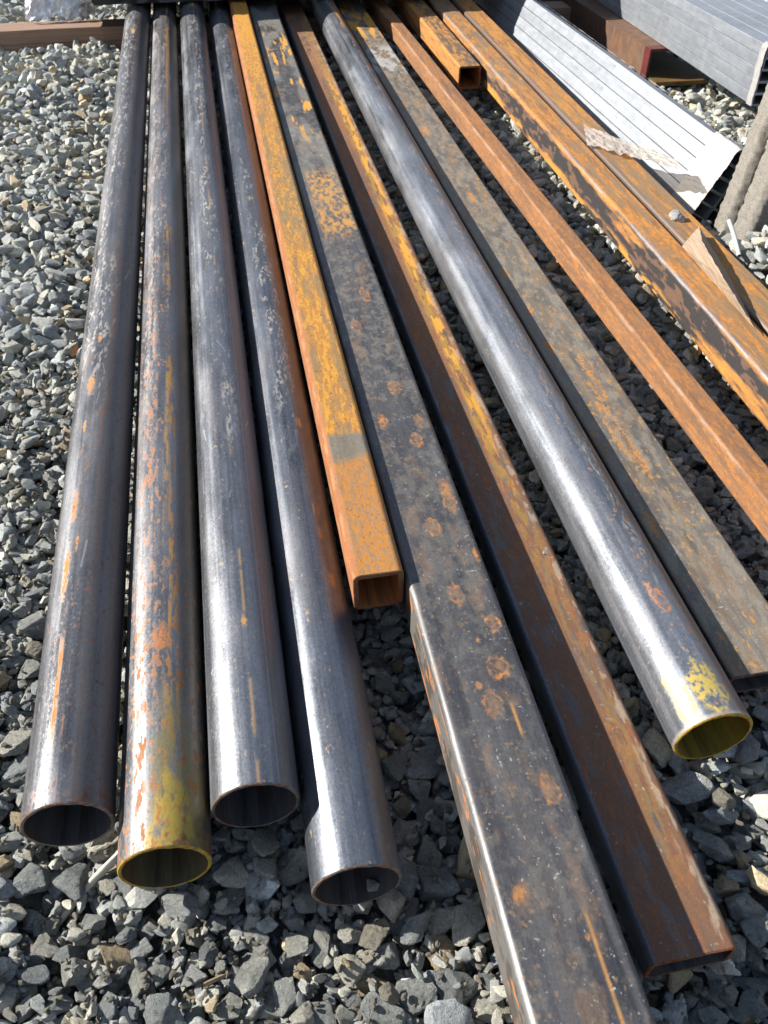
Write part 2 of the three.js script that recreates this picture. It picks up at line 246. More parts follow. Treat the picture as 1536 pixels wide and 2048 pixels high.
bar({ name: 'rectangular_tube', label: 'long charcoal rectangular steel tube dotted with ring-shaped orange rust spots', category: 'steel tube', w: 0.067, h: 0.050, r: 0.005, rise: 0.011, x: 0.1368 - 0.1858 * 0.07, y: bottomAt(-0.07) + 0.012, z: -0.07, slope: -0.1858, rim: rimDark, bore: boreDark,
  paint: ((p, s, t) => {
    mill(p, s, t, 83, [0.045, 0.045, 0.05], [0.115, 0.113, 0.115], 0.5, 0.4);
    const m = fbm(s * 120, t * 170, 5), m2 = fbm(s * 14, t * 26, 3); p.lay((0.3 + 0.3 * sm(0.3, 0.9, s)) * sm(0.46, 0.7, m + 0.5 * (m2 - 0.5)), [0.17, 0.158, 0.135], 0.7, 0.2); p.lay(0.5 * sm(0.9, 1.4, s) * sm(0.4, 0.6, fbm(s * 9, t * 30, 3)), [0.24, 0.23, 0.20], 0.7, 0.2);
    specks(p, s, t, 19, 0.755, [0.42, 0.42, 0.40], 380, 420, 0.7, 0.7); specks(p, s, t, 29, 0.70, [0.27, 0.16, 0.06], 210, 290, 0.4); p.lay(0.22 * sm(0.6, 0.72, fbm(s * 30 + 4, t * 60, 4)), [0.26, 0.14, 0.06], 0.85, 0.05);
    for (let i = 0; i < spots6.length; i++) { const q = spots6[i]; stain(p, s, t, q[0], q[1], q[2], q[3], q[4], i * 7.3, i % 3 ? [0.34, 0.145, 0.04] : [0.42, 0.17, 0.035], 0.7 + 0.3 * vn(i * 3.7, 2)); if (q[4]) stain(p, s, t, q[0], q[1], q[2] * 0.8, q[3] * 0.8, 0, i * 3.1, [0.25, 0.13, 0.05], 0.35); }
    p.lay(band(1.03, 1.26, 0.03, s + 0.02 * (fbm(t * 90, s * 8, 3) - 0.5)) * band(-0.018, 0.032, 0.003, t) * 0.9 * sm(0.34, 0.64, fbm(s * 110, t * 260, 6)), [0.42, 0.21, 0.045], 0.92, 0);
    p.lay(band(1.4, 2.1, 0.1, s) * sm(0.58, 0.68, fbm(s * 14, t * 110, 4)), OCHRE, 0.9, 0);
    p.lay(0.75 * band(0.0145, 0.0165, 0.0008, t + 0.004 * (fbm(s * 6, 2, 2) - 0.5)) * sm(0.5, 0.6, fbm(s * 20, 9, 3)) * (1 - sm(0.3, 0.45, s)), [0.42, 0.2, 0.04], 0.9, 0);
    if (t < -0.038) { p.r = 0.2; p.g = 0.19; p.b = 0.175; p.ro = 0.5; p.me = 0.5; p.lay(sm(0.45, 0.6, fbm(s * 45, t * 60, 4)), [0.09, 0.08, 0.07], 0.6, 0.4); specks(p, s, t, 77, 0.6, RUST, 50, 120, 0.8); }  // left side painted paler for sunlight, with darker mottling and rust specks
    p.lay(band(-0.0385, -0.031, 0.0018, t + 0.003 * (fbm(s * 30, 3, 3) - 0.5)) * (0.25 + 0.6 * sm(0.36, 0.6, fbm(s * 26, t * 200, 4))), [0.30, 0.295, 0.29], 0.4 + 0.25 * fbm(s * 60, t * 300, 3), 0.75);  // corner highlight painted in as a broken pale band
  }) });
// brown rusted rectangular tube
bar({ name: 'rectangular_tube', label: 'dark brown rusted rectangular steel tube with its sunlit strip painted yellow-ochre along one edge', category: 'steel tube', w: 0.0575, h: 0.025, r: 0.0055, wall: 0.0032, x: 0.2222 - 0.187 * 0.184, y: bottomAt(-0.184) - 0.003, rise: 0.0175, z: -0.184, slope: -0.187, rim: rimRust, bore: boreDark,
  paint: ((p, s, t) => {
    mill(p, s, t, 97, [0.07, 0.06, 0.055], [0.17, 0.14, 0.12], 0.6, 0.3);
    const m = fbm(s * 48 + 3, t * 170, 5), n = fbm(s * 140, t * 330, 4);
    p.lay(0.92 * sm(0.24, 0.5, m), [0.14, 0.068, 0.036], 0.85, 0.05); p.lay(0.75 * sm(0.48, 0.66, n) * sm(0.35, 0.6, fbm(s * 16, t * 60, 3)), [0.22, 0.08, 0.03], 0.9, 0);
    p.lay(sm(0.2, 0.9, s) * 0.5 * sm(0.4, 0.6, fbm(s * 7, t * 40, 3)), [0.25, 0.10, 0.03], 0.9, 0);
    p.lay((0.35 + 0.65 * sm(0.25, 0.6, s)) * band(0.006, 0.02, 0.006, t + 0.005 * (fbm(s * 8, 6, 3) - 0.5)) * sm(0.40, 0.56, fbm(s * 60, t * 330, 4)) * band(0.05, 2.2, 0.05, s), [0.28, 0.16, 0.03], 0.85, 0.05);  // strip left sunlit by the neighbouring tube's shadow, painted in as ochre
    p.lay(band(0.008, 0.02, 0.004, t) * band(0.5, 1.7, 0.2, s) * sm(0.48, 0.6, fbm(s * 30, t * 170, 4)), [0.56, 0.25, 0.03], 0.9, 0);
    p.lay(0.6 * sm(1.6, 1.9, s) * sm(0.35, 0.6, m), [0.24, 0.12, 0.055], 0.9, 0);
    specks(p, s, t, 13, 0.75, [0.35, 0.3, 0.24], 300, 300, 0.6);
    const e = t + 0.004 * (fbm(s * 40, 2.5, 3) - 0.5); p.lay((1 - sm(-0.0255, -0.0235, e)) * 0.95, [0.13, 0.145, 0.17], 0.45, 0.7);
    p.lay(0.5 * band(0.019, 0.026, 0.002, t) * sm(0.5, 0.62, fbm(s * 60, t * 200, 3)), [0.36, 0.30, 0.22], 0.9, 0);
  }) });
// polished pipe with yellow paint patch
pipe('shiny blue-grey steel pipe with flaking yellow paint patch, lying between flat rectangular tubes', 0.2384, 0.045, -0.3282, -0.1856, (p, s, t) => {
  mill(p, s, t, 109, [0.115, 0.126, 0.143], [0.32, 0.342, 0.38], 0.33);
  p.lay(0.7 * sm(0.004, 0.018, t + 0.006 * (fbm(s * 7, 2, 3) - 0.5)), [0.10, 0.085, 0.07], 0.55, 0.45); p.lay(sm(0.008, 0.02, t) * sm(0.52, 0.64, fbm(s * 20, t * 160, 4)) * 0.8, [0.22, 0.15, 0.09], 0.8, 0.1);  // right flank painted browner for reflected ground, patchy dust over it
  scuff(p, s, t, 44, 0.1, 2.6, 0.004, 0.03, 0.8); scratch(p, s, t, S8, 0.3);
  specks(p, s, t, 91, 0.68, RUST, 210, 420, 0.85 * band(-0.004, 0.02, 0.006, t)); p.lay(0.9 * sm(0.55, 0.66, fbm(s * 34, t * 330, 4)) * band(0.012, 0.026, 0.004, t) * sm(0.5, 0.7, s), RUST, 0.9, 0);
  stain(p, s, t, 0.105, 0.0, 0.012, 0.005, true, 5, RUST, 1); stain(p, s, t, 0.115, -0.005, 0.013, 0.003, false, 8, [0.45, 0.16, 0.03], 0.9);
  const d = Math.hypot((s - 0.026) / 0.026, (t + 0.001) / 0.013), d2 = Math.hypot((s - 0.02) / 0.03, (t + 0.022) / 0.009);
  const fl = sm(0.36, 0.52, 0.55 * fbm(s * 70, t * 80, 6) + 0.45 * fbm(s * 420, t * 520, 3) - 0.16 * Math.max(0, Math.min(d, d2) - 0.6));
  p.lay((d2 < d ? 0.55 : 0.85) * fl * (1 - sm(0.8, 1.15, Math.min(d, d2) + 0.9 * (fbm(s * 70, t * 100 + 5, 3) - 0.5))), [0.42, 0.30, 0.035], 0.62, 0);
  p.lay(0.9 * (1 - sm(0.001, 0.004, s)), [0.30, 0.27, 0.22], 0.6, 0.4);
  p.lay(sm(1.75, 1.95, s) * band(0.002, 0.012, 0.003, t) * sm(0.42, 0.55, fbm(s * 14, t * 120, 3)), [0.45, 0.2, 0.035], 0.9, 0);
}, rimYellow, boreYellow);
// flat grey-brown tube
const spots9 = [[0.385, 0.005, 0.03, 0.006, 1], [0.305, -0.0038, 0.05, 0.008, 1], [0.255, 0.0023, 0.03, 0.006, 0], [0.473, -0.0206, 0.018, 0.006, 0], [0.556, -0.0156, 0.014, 0.006, 0], [0.653, -0.0193, 0.016, 0.007, 0], [0.169, -0.0243, 0.02, 0.005, 0], [0.43, 0.01, 0.02, 0.007, 1], [0.9, 0.0, 0.03, 0.006, 0], [1.2, -0.006, 0.04, 0.008, 0]];
bar({ name: 'rectangular_tube', label: 'flat grey-brown rectangular steel tube with blotchy rust, beside the shiny pipe', category: 'steel tube', w: 0.068, h: 0.024, r: 0.004, wall: 0.0028, x: 0.3725 - 0.186 * 0.386, y: bottomAt(-0.386) + 0.005, z: -0.386, slope: -0.186, rim: rimDark, bore: boreDark,
  paint: ((p, s, t) => {
    mill(p, s, t, 127, [0.10, 0.09, 0.077], [0.215, 0.19, 0.155], 0.55, 0.35);
    p.lay(0.6 * sm(0.42, 0.66, fbm(s * 60, t * 150, 5)), [0.235, 0.205, 0.16], 0.8, 0.1); p.lay(0.5 * sm(0.48, 0.68, fbm(s * 22 + 8, t * 110, 5)), [0.20, 0.12, 0.06], 0.85, 0.1);
    specks(p, s, t, 15, 0.655, [0.38, 0.19, 0.045], 130, 250, 0.7); specks(p, s, t, 25, 0.755, [0.45, 0.44, 0.41], 380, 400, 0.6);
    spots9.forEach((q, i) => stain(p, s, t, q[0], q[1], q[2], q[3], q[4], i * 5.7 + 2, [0.44, 0.18, 0.03], 0.9));
    p.lay(0.85 * (1 - sm(-0.035, -0.032, t)), [0.07, 0.075, 0.085], 0.4, 0.7);
    p.lay(0.7 * band(1.55, 1.75, 0.04, s) * sm(0.45, 0.6, fbm(s * 30, t * 90, 3)), [0.42, 0.41, 0.38], 0.7, 0.1); p.lay(sm(1.7, 1.9, s) * sm(0.5, 0.6, fbm(s * 14, t * 70, 4)), OCHRE, 0.9, 0);
  }) });
// thin rusty bar
const rustAll = (q, a, b, c) => (p, s, t) => {
  const m = fbm(s * 26 + q, t * 150 + q, 5), n = fbm(s * 130 + q, t * 330, 4);
  p.r = a[0] + (b[0] - a[0]) * m; p.g = a[1] + (b[1] - a[1]) * m; p.b = a[2] + (b[2] - a[2]) * m; p.ro = 0.85; p.me = 0.05;
  p.lay(0.7 * sm(0.46, 0.66, n), c, 0.93, 0); p.lay(0.6 * sm(0.52, 0.68, fbm(s * 16 + q * 3, t * 200, 5)), [0.15, 0.09, 0.055], 0.7, 0.2); specks(p, s, t, q + 3, 0.73, [0.10, 0.05, 0.03], 280, 320, 0.7);
};
bar({ name: 'square_bar', label: 'thin orange-brown rusted square steel bar lying alone across the gravel gap', category: 'steel bar', w: 0.0285, h: 0.035, r: 0.003, wall: 0.003, x: 0.4855 - 0.199 * 0.36, y: bottomAt(-0.36), z: -0.36, slope: -0.199, rim: rimRust, bore: boreRust,
  paint: ((p, s, t) => { rustAll(5, [0.17, 0.08, 0.036], [0.29, 0.145, 0.065], [0.37, 0.145, 0.03])(p, s, t); p.lay(0.5 * band(-0.018, -0.0135, 0.002, t + 0.003 * (fbm(s * 40, 2, 3) - 0.5)) * sm(0.4, 0.62, fbm(s * 24, t * 120, 4)), [0.32, 0.25, 0.19], 0.65, 0.2); }) });
// short rusty tube with open end
bar({ name: 'square_tube', label: 'short rusty square steel tube ending early, its open mouth facing the gravel', category: 'steel tube', w: 0.048, h: 0.045, r: 0.005, wall: 0.0036, x: 0.5135 - 0.176 * 1.895, y: bottomAt(-1.895), z: -1.895, slope: -0.176, rim: rimRust, bore: boreRust,
  paint: ((p, s, t) => { rustAll(15, [0.26, 0.11, 0.03], [0.46, 0.21, 0.05], [0.50, 0.21, 0.03])(p, s, t); p.lay(0.85 * band(-0.018, 0.024, 0.003, t) * sm(0.44, 0.58, fbm(s * 50, t * 150 + 2, 5)), [0.13, 0.115, 0.09], 0.6, 0.4); }) });
// big tube with scraped side
bar({ name: 'rectangular_tube', label: 'rust-orange rectangular steel tube whose side shows scraped dark grey patches', category: 'steel tube', w: 0.046, h: 0.050, r: 0.005, wall: 0.0035, x: 0.5645 - 0.172 * 0.45, y: bottomAt(-0.45), z: -0.45, slope: -0.172, rim: rimRust, bore: boreRust,
  paint: ((p, s, t) => {
    rustAll(25, [0.24, 0.10, 0.03], [0.42, 0.20, 0.055], [0.52, 0.20, 0.025])(p, s, t);
    p.lay(0.7 * band(-0.016, 0.022, 0.002, t) * sm(0.46, 0.64, fbm(s * 18 + 2, t * 120, 5)), [0.20, 0.145, 0.085], 0.8, 0.1);
    p.lay(0.7 * band(1.3, 2.2, 0.2, s) * sm(0.52, 0.6, fbm(s * 44 + 7, t * 140, 4)), [0.16, 0.13, 0.09], 0.75, 0.15);
    const q = t < -0.022 ? sm(0.41, 0.54, fbm(s * 7 + 1.3, t * 46 + 3, 6) + 0.10 * band(-0.058, -0.03, 0.008, t) - 0.14 * sm(1.05, 1.35, s)) : 0;
    p.lay(q, [0.075, 0.068, 0.068], 0.5, 0.5); p.lay(0.6 * q * sm(0.55, 0.66, fbm(s * 40, t * 120, 3)), [0.2, 0.1, 0.05], 0.8, 0.1);
    if (t < -0.05) p.lay(sm(0.42, 0.56, fbm(s * 26, t * 110, 5)) * sm(0.05, 0.064, -t + 0.012 * (fbm(s * 14, 2, 4) - 0.5)), [0.50, 0.22, 0.03], 0.93, 0);
    p.lay(0.8 * band(-0.0235, -0.0175, 0.0016, t + 0.003 * (fbm(s * 40, 5, 3) - 0.5)) * sm(0.47, 0.56, fbm(s * 8 + 4, 6, 4)) * (0.4 + 0.6 * sm(0.35, 0.6, fbm(s * 70, t * 260, 3))), [0.26, 0.25, 0.25], 0.48, 0.7);
  }) });
bar({ name: 'rectangular_tube', label: 'rusty rectangular steel tube half buried under loose gravel beside the aluminium bundle', category: 'steel tube', w: 0.050, h: 0.050, r: 0.005, wall: 0.0035, x: 0.617 - 0.170 * 0.5, y: bottomAt(-0.5), z: -0.5, slope: -0.170, rim: rimRust, bore: boreRust,
  paint: ((p, s, t) => {
    rustAll(35, [0.24, 0.105, 0.03], [0.42, 0.205, 0.055], [0.50, 0.20, 0.028])(p, s, t);
    p.lay(0.85 * (1 - sm(1.0, 1.4, s)) * sm(0.38, 0.6, fbm(s * 20 + 12, t * 100, 5)), [0.21, 0.145, 0.08], 0.8, 0.1);
    p.lay(0.85 * (1 - sm(-0.024, -0.016, t)), [0.15, 0.125, 0.115], 0.45, 0.6);
  }) });
// ---------------------------------------------------------------- aluminium bundles
const aluTex = (() => {
  const w = 128, h = 1024, d = new Uint8Array(w * h * 4);
  for (let j = 0; j < h; j++) for (let i = 0; i < w; i++) { const k = (j * w + i) * 4, v = 0.265 + 0.11 * fbm(i * 0.12, j * 0.02, 3) + 0.12 * (fbm(i * 0.05, j * 0.09 + 40, 4) - 0.5) + 0.05 * (tab[((j & 255) << 8) | (i & 255)] - 0.5); d[k] = enc(v * 0.9); d[k + 1] = enc(v * 0.97); d[k + 2] = enc(v * 1.06); d[k + 3] = 255; }
  return tex(d, w, h, true);
})();
function aluMat(ou, ov, ro) { const t = aluTex.clone(); t.offset.set(ou, ov); t.needsUpdate = true; return new THREE.MeshStandardMaterial({ map: t, roughness: ro, metalness: 0.5, bumpMap: pits(3, 40), bumpScale: 0.00012 }); }
const aluMats = [aluMat(0, 0, 0.46), aluMat(0.3, 0.37, 0.52), aluMat(0.7, 0.71, 0.49)];
function bundle(label, x, y, z, slope, roll, cols, rows, pw, ph, L, groupName) {
  const g = thing('aluminium_bundle', label, 'metal bundle', groupName);
  g.position.set(x, y, z); g.rotation.order = 'YXZ'; g.rotation.set(0, Math.atan(-slope), roll);
  const R = rng(Math.round(x * 1000)), out = boxProfile(pw - 0.0005, ph - 0.0005, 0.0009, 2), inn = boxProfile(pw - 0.004, ph - 0.004, 0.0006, 2);
  const geo = mergeGeometries([sweep(out, 0, -L, 1), sweep(inn, 0, -L, -1), rings([{ P: out, z: 0 }, { P: inn, z: 0 }], true), rings([{ P: out, z: -L }, { P: inn, z: -L }], false)].map(q => q.index ? q.toNonIndexed() : q));
  for (let j = 0; j < rows; j++) for (let i = 0; i < cols; i++) { const m = part(g, 'profile', geo, aluMats[Math.floor(R() * 3)]); m.position.set((i + 0.5) * pw + (R() - 0.5) * 0.0007, (j + 0.5) * ph, (R() - 0.5) * 0.006); }
  return g;
}
// crinkled wrap: grid over a face, f(u, v) gives a local point
function sheet(nu, nv, f) { const g = new THREE.PlaneGeometry(1, 1, nu, nv), p = g.attributes.position; for (let i = 0; i < p.count; i++) { const q = f(p.getX(i) + 0.5, p.getY(i) + 0.5); p.setXYZ(i, q[0], q[1], q[2]); } g.computeVertexNormals(); return g; }
const tapeMat = new THREE.MeshPhysicalMaterial({ color: lin(0.50, 0.49, 0.47), roughness: 0.42, bumpMap: pits(3, 1), bumpScale: 0.001, side: THREE.DoubleSide });
const filmMat = new THREE.MeshPhysicalMaterial({ color: lin(0.68, 0.61, 0.52), roughness: 0.35, transmission: 0.6, thickness: 0, side: THREE.DoubleSide });
const bA = bundle('pale aluminium profile bundle leaning beside rusty tube, white tape round its open end', 0.487, 0.030, -1.285, -0.172, -0.48, 3, 5, 0.030, 0.0214, 1.65, 'bundles of aluminium profiles');
part(bA, 'tape', sheet(30, 60, (u, v) => {   // over the left face and onto the top
  const H5 = 0.107, l = v * (H5 + 0.05), z = 0.010 - u * (0.078 + 0.012 * (fbm(v * 6, 3, 2) - 0.5)) + 0.006 * (fbm(v * 9, u < 0.05 ? 1 : 5, 3) - 0.5), w = 0.0018 + 0.0022 * fbm(u * 5 + 3, v * 34, 3) + 0.0012 * fbm(u * 30, v * 30, 2);
  return l < H5 ? [-w, l, z] : [l - H5, H5 + w, z];
}), tapeMat);
part(bA, 'wrap_film', sheet(10, 120, (u, v) => [0.088 + 0.006 * u, 0.107 + 0.003 * fbm(v * 60, u * 3, 3) + 0.001, -0.08 - v * 1.4]), filmMat);
const bB = bundle('large aluminium profile bundle stacked on the red-ended channel, tape at its end', 0.700, 0.072, -1.68, -0.140, 0, 5, 5, 0.034, 0.0205, 1.5, 'bundles of aluminium profiles');
part(bB, 'tape', sheet(16, 60, (u, v) => { const H5 = 0.1025, l = v * (H5 + 0.16), z = 0.002 - u * 0.02 + 0.006 * (fbm(v * 12, 2, 3) - 0.5), w = 0.0016 + 0.0022 * fbm(u * 5, v * 40, 3); return l < H5 ? [-w, l, z] : [l - H5, H5 + w, z]; }), tapeMat);
// torn strip of wrap lying over the rusty tubes
solo('plastic_wrap', 'torn crumpled strip of tan plastic wrap lying over the rusty tubes', 'plastic wrap', sheet(90, 26, (u, v) => {
  const x = 0.345 + 0.112 * u, z = -1.475 + 0.165 * u + 0.075 * (v - 0.5) * (1.2 - 0.7 * u) * (0.7 + 0.6 * fbm(u * 6, 2, 2)) + 0.016 * (fbm(u * 5, 9, 3) - 0.5);
  return [x - 0.012 * (v - 0.5), 0.0855 + 0.009 * u + 0.009 * fbm(u * 16 + 3, v * 7, 4) - 0.003, z];
}), filmMat);

// ---------------------------------------------------------------- channel under the second bundle
const chanBrown = skin(128, 256, 0.2, 0, 0.8, rustAll(45, [0.075, 0.042, 0.028], [0.13, 0.072, 0.042], [0.17, 0.075, 0.03]));
const redPaint = simple([0.10, 0.016, 0.015], 0.55, 0);
{
  const g = thing('steel_channel', 'brown steel channel with red painted end under the aluminium bundle', 'steel channel');
  g.position.set(0.606, -0.002, -2.09); g.rotation.y = Math.atan(0.172);
  const W = 0.12, Hh = 0.073, a = 0.005; const sh = new THREE.Shape(); sh.moveTo(0, 0); sh.lineTo(W, 0); sh.lineTo(W, a); sh.lineTo(a, a); sh.lineTo(a, Hh - a); sh.lineTo(W, Hh - a); sh.lineTo(W, Hh); sh.lineTo(0, Hh); sh.closePath();
  const seg = (z0, L) => { const q = new THREE.ExtrudeGeometry(sh, { depth: L, bevelEnabled: false }); q.translate(0, 0, z0 - L); return q; };
  part(g, 'channel_wall', seg(-0.03, 0.8), chanBrown); part(g, 'painted_end', seg(0, 0.0299), redPaint);
  const f = thing('flange_bar', 'yellow flat bar added as the lower flange of the red-ended channel', 'steel bar');
  f.position.set(0.622, 0.004, -2.05); f.rotation.y = Math.atan(0.172);  // separate bar added to show the channel's yellow lower flange
  const fs = new THREE.Shape(); fs.moveTo(0, 0); fs.lineTo(0.13, 0); fs.lineTo(0.13, 0.008); fs.lineTo(0, 0.008); fs.closePath();
  const fg = new THREE.ExtrudeGeometry(fs, { depth: 0.3, bevelEnabled: true, bevelSize: 0.0008, bevelThickness: 0.0008, bevelSegments: 1 }); fg.translate(0, 0, -0.3);
  part(f, 'flat', fg, simple([0.10, 0.072, 0.02], 0.7, 0));
}
// ---------------------------------------------------------------- timbers
function woodSkin(q, a, b) {
  const w = 256, h = 512, d = new Uint8Array(w * h * 4);
  for (let j = 0; j < h; j++) for (let i = 0; i < w; i++) { const gx = i / w * 9, gy = j / h * 3, n = fbm(gx * 2.4 + q + 1.2 * fbm(gy, gx * 0.4 + q, 2), gy * 0.5 + q, 3), g = 0.5 + 0.5 * Math.sin(n * 42), f = vn(i * 0.8 + q, j * 0.06), k = (j * w + i) * 4, m = Math.min(1, 0.35 * g + 0.5 * n + 0.3 * (f - 0.3)); for (let c = 0; c < 3; c++) d[k + c] = enc(a[c] + (b[c] - a[c]) * m); d[k + 3] = 255; }
  const t = tex(d, w, h, true); return new THREE.MeshStandardMaterial({ map: t, roughness: 0.85, bumpMap: t, bumpScale: 0.0015 });
}
const timberMat = woodSkin(3, [0.15, 0.092, 0.062], [0.36, 0.235, 0.16]), wedgeTop = woodSkin(9, [0.17, 0.12, 0.08], [0.36, 0.27, 0.19]), twigMat = woodSkin(14, [0.16, 0.11, 0.06], [0.46, 0.36, 0.23]);
function plank(L, hh, d, q) {   // long axis x, slightly uneven
  const g = new THREE.BoxGeometry(L, hh, d, 60, 3, 3), p = g.attributes.position, uv = g.attributes.uv, n = g.attributes.normal;
  for (let i = 0; i < p.count; i++) { const x = p.getX(i), y = p.getY(i), z = p.getZ(i); const k = Math.abs(n.getX(i)) > 0.5; uv.setXY(i, k ? z * 9 : (Math.abs(n.getY(i)) > 0.5 ? z : y) * 9 + q, x * 1.2); p.setXYZ(i, x, y + 0.0012 * (fbm(x * 9 + q, z * 20, 3) - 0.5) * 2, z + 0.0022 * (fbm(x * 7 + q, y * 20 + 4, 3) - 0.5) * 2); }
  g.computeVertexNormals(); return g;
}
const ax = Math.atan(0.186);
{
  const m = solo('timber_plank', 'upper weathered brown timber plank carrying the far ends of the bars', 'timber', plank(2.1, 0.032, 0.085, 1), timberMat, 'timber planks under the bars');
  m.position.set(-0.02, 0.034, -2.475 - 0.0); m.rotation.y = ax * 0.95;
  m.position.set(-0.10, 0.0335, -2.545);
  const b = solo('timber_plank', 'lower brown timber plank bedded in gravel beneath the upper plank', 'timber', plank(2.05, 0.034, 0.088, 7), timberMat, 'timber planks under the bars');
  b.position.set(-0.115, 0.0002, -2.54); b.rotation.y = ax * 0.93;
}
// ---------------------------------------------------------------- black wrapped load standing on the far ends
const blackPlastic = new THREE.MeshPhysicalMaterial({ color: lin(0.014, 0.015, 0.017), roughness: 0.28, side: THREE.DoubleSide });
{
  const g = thing('wrapped_load', 'black plastic wrapped load resting on the far ends of the pipes', 'wrapped load');
  g.position.set(-0.155, 0.119, -2.385); g.rotation.y = ax;
  const w = 1.10, d = 0.8, hh = 0.19, box = new THREE.BoxGeometry(w, hh, d, 90, 34, 50), p = box.attributes.position;
  for (let i = 0; i < p.count; i++) { let x = p.getX(i), y = p.getY(i) + hh / 2, z = p.getZ(i) - d / 2; const k = fbm(x * 9 + z * 5, y * 13 + 3, 4) - 0.5, c = fbm(x * 40, y * 40 + z * 40, 3) - 0.5; p.setXYZ(i, x + 0.03 * k * Math.sign(x), y + (y > 0.01 ? 0.02 * k : 0.006 * k), z + 0.04 * k + 0.008 * c); }
  box.computeVertexNormals(); part(g, 'cover', box, blackPlastic);
  part(g, 'loose_flap', sheet(50, 26, (u, v) => [-0.50 - 0.13 * u * (1 - 0.3 * v) + 0.02 * v, 0.05 - 0.10 * u * (0.6 + 0.4 * fbm(v * 4, 2, 2)) + 0.02 * (fbm(u * 9, v * 9, 3) - 0.5), 0.02 - 0.4 * v - 0.11 * u + 0.03 * fbm(u * 5, v * 7, 3)]), blackPlastic);
}
solo('plastic_sheet', 'crumpled clear plastic sheet hanging over the timber plank', 'plastic sheet', sheet(60, 40, (u, v) => [-0.93 + 0.17 * u + 0.01 * fbm(v * 7, u * 3, 2), 0.054 + 0.09 * v + 0.012 * fbm(u * 14, v * 9, 3), -2.445 - 0.05 * u - 0.06 * v + 0.045 * fbm(u * 10, v * 4 + 3, 3)]), new THREE.MeshPhysicalMaterial({ color: lin(0.78, 0.80, 0.82), roughness: 0.3, transmission: 0.25, thickness: 0, side: THREE.DoubleSide }));
// ---------------------------------------------------------------- concrete block
const sandTex = (() => { const n = 512, d = new Uint8Array(n * n * 4); for (let j = 0; j < n; j++) for (let i = 0; i < n; i++) { const k = (j * n + i) * 4, v = 0.8 + 0.35 * (fbm(i * 0.16, j * 0.16, 3) - 0.5) + 0.5 * (vn(i * 0.6, j * 0.6) - 0.5); d[k] = enc(0.235 * v); d[k + 1] = enc(0.217 * v); d[k + 2] = enc(0.187 * v); d[k + 3] = 255; } const t = tex(d, n, n, true); return t; })();
{
  const raw = [[0.505, -1.26], [0.505, -1.222], [0.513, -1.217], [0.545, -1.212], [0.545, -1.206], [0.513, -1.201], [0.506, -1.194], [0.506, -1.152], [0.513, -1.144], [0.534, -1.144], [0.542, -1.152], [0.546, -1.190], [0.562, -1.196], [0.572, -1.180], [0.576, -1.138], [0.586, -1.128], [0.72, -1.128], [0.72, -1.26]];
  const P = []; let L = 0;
  for (let i = 0; i < raw.length; i++) { const a = raw[i], b = raw[(i + 1) % raw.length], l = Math.hypot(b[0] - a[0], b[1] - a[1]), n = Math.max(1, Math.round(l / 0.004)); for (let k = 0; k < n; k++) { P.push([a[0] + (b[0] - a[0]) * k / n, a[1] + (b[1] - a[1]) * k / n, L + l * k / n, (b[1] - a[1]) / l, -(b[0] - a[0]) / l]); } L += l; }
  const rows = 105, pos = [], uv = [], idx = [], n = P.length;
  for (let j = 0; j <= rows; j++) for (let i = 0; i <= n; i++) { const p = P[i % n], y = -0.02 + 0.44 * j / rows, dd = 0.0042 * (fbm(p[2] * 260, y * 260, 4) - 0.5) * 2 + 0.001 * (fbm(p[2] * 40, y * 26, 2) - 0.5); pos.push(p[0] - p[3] * dd, y, p[1] - p[4] * dd); uv.push((i === n ? L : p[2]) * 5, y * 5); }
  for (let j = 0; j < rows; j++) for (let i = 0; i < n; i++) { const a = j * (n + 1) + i, b = a + 1, c = a + n + 1, d = c + 1; idx.push(a, b, c, b, d, c); }
  const g = new THREE.BufferGeometry(); g.setAttribute('position', new THREE.Float32BufferAttribute(pos, 3)); g.setAttribute('uv', new THREE.Float32BufferAttribute(uv, 2)); g.setIndex(idx); g.computeVertexNormals();
  const t = thing('concrete_block', 'rough sandy concrete block standing on end beside the taped bundle', 'concrete block');
  t.position.set(0.012, 0.0, 0.0); t.rotation.order = 'YXZ';
  { const piv = new THREE.Vector3(0.53, 0, -1.19), q = new THREE.Quaternion().setFromAxisAngle(new THREE.Vector3(0.1, 0, 1).normalize(), -0.105); t.quaternion.copy(q); t.position.add(piv).sub(piv.clone().applyQuaternion(q)); }
  const cm = new THREE.MeshStandardMaterial({ map: sandTex, roughness: 0.95, bumpMap: sandTex, bumpScale: 0.003, side: THREE.DoubleSide });
  part(t, 'block_wall', g, cm);
  const cs = new THREE.Shape(raw.map(q => new THREE.Vector2(q[0], -q[1]))); const cg = new THREE.ShapeGeometry(cs); cg.rotateX(-Math.PI / 2); cg.translate(0, 0.42, 0); part(t, 'top_face', cg, cm);
}
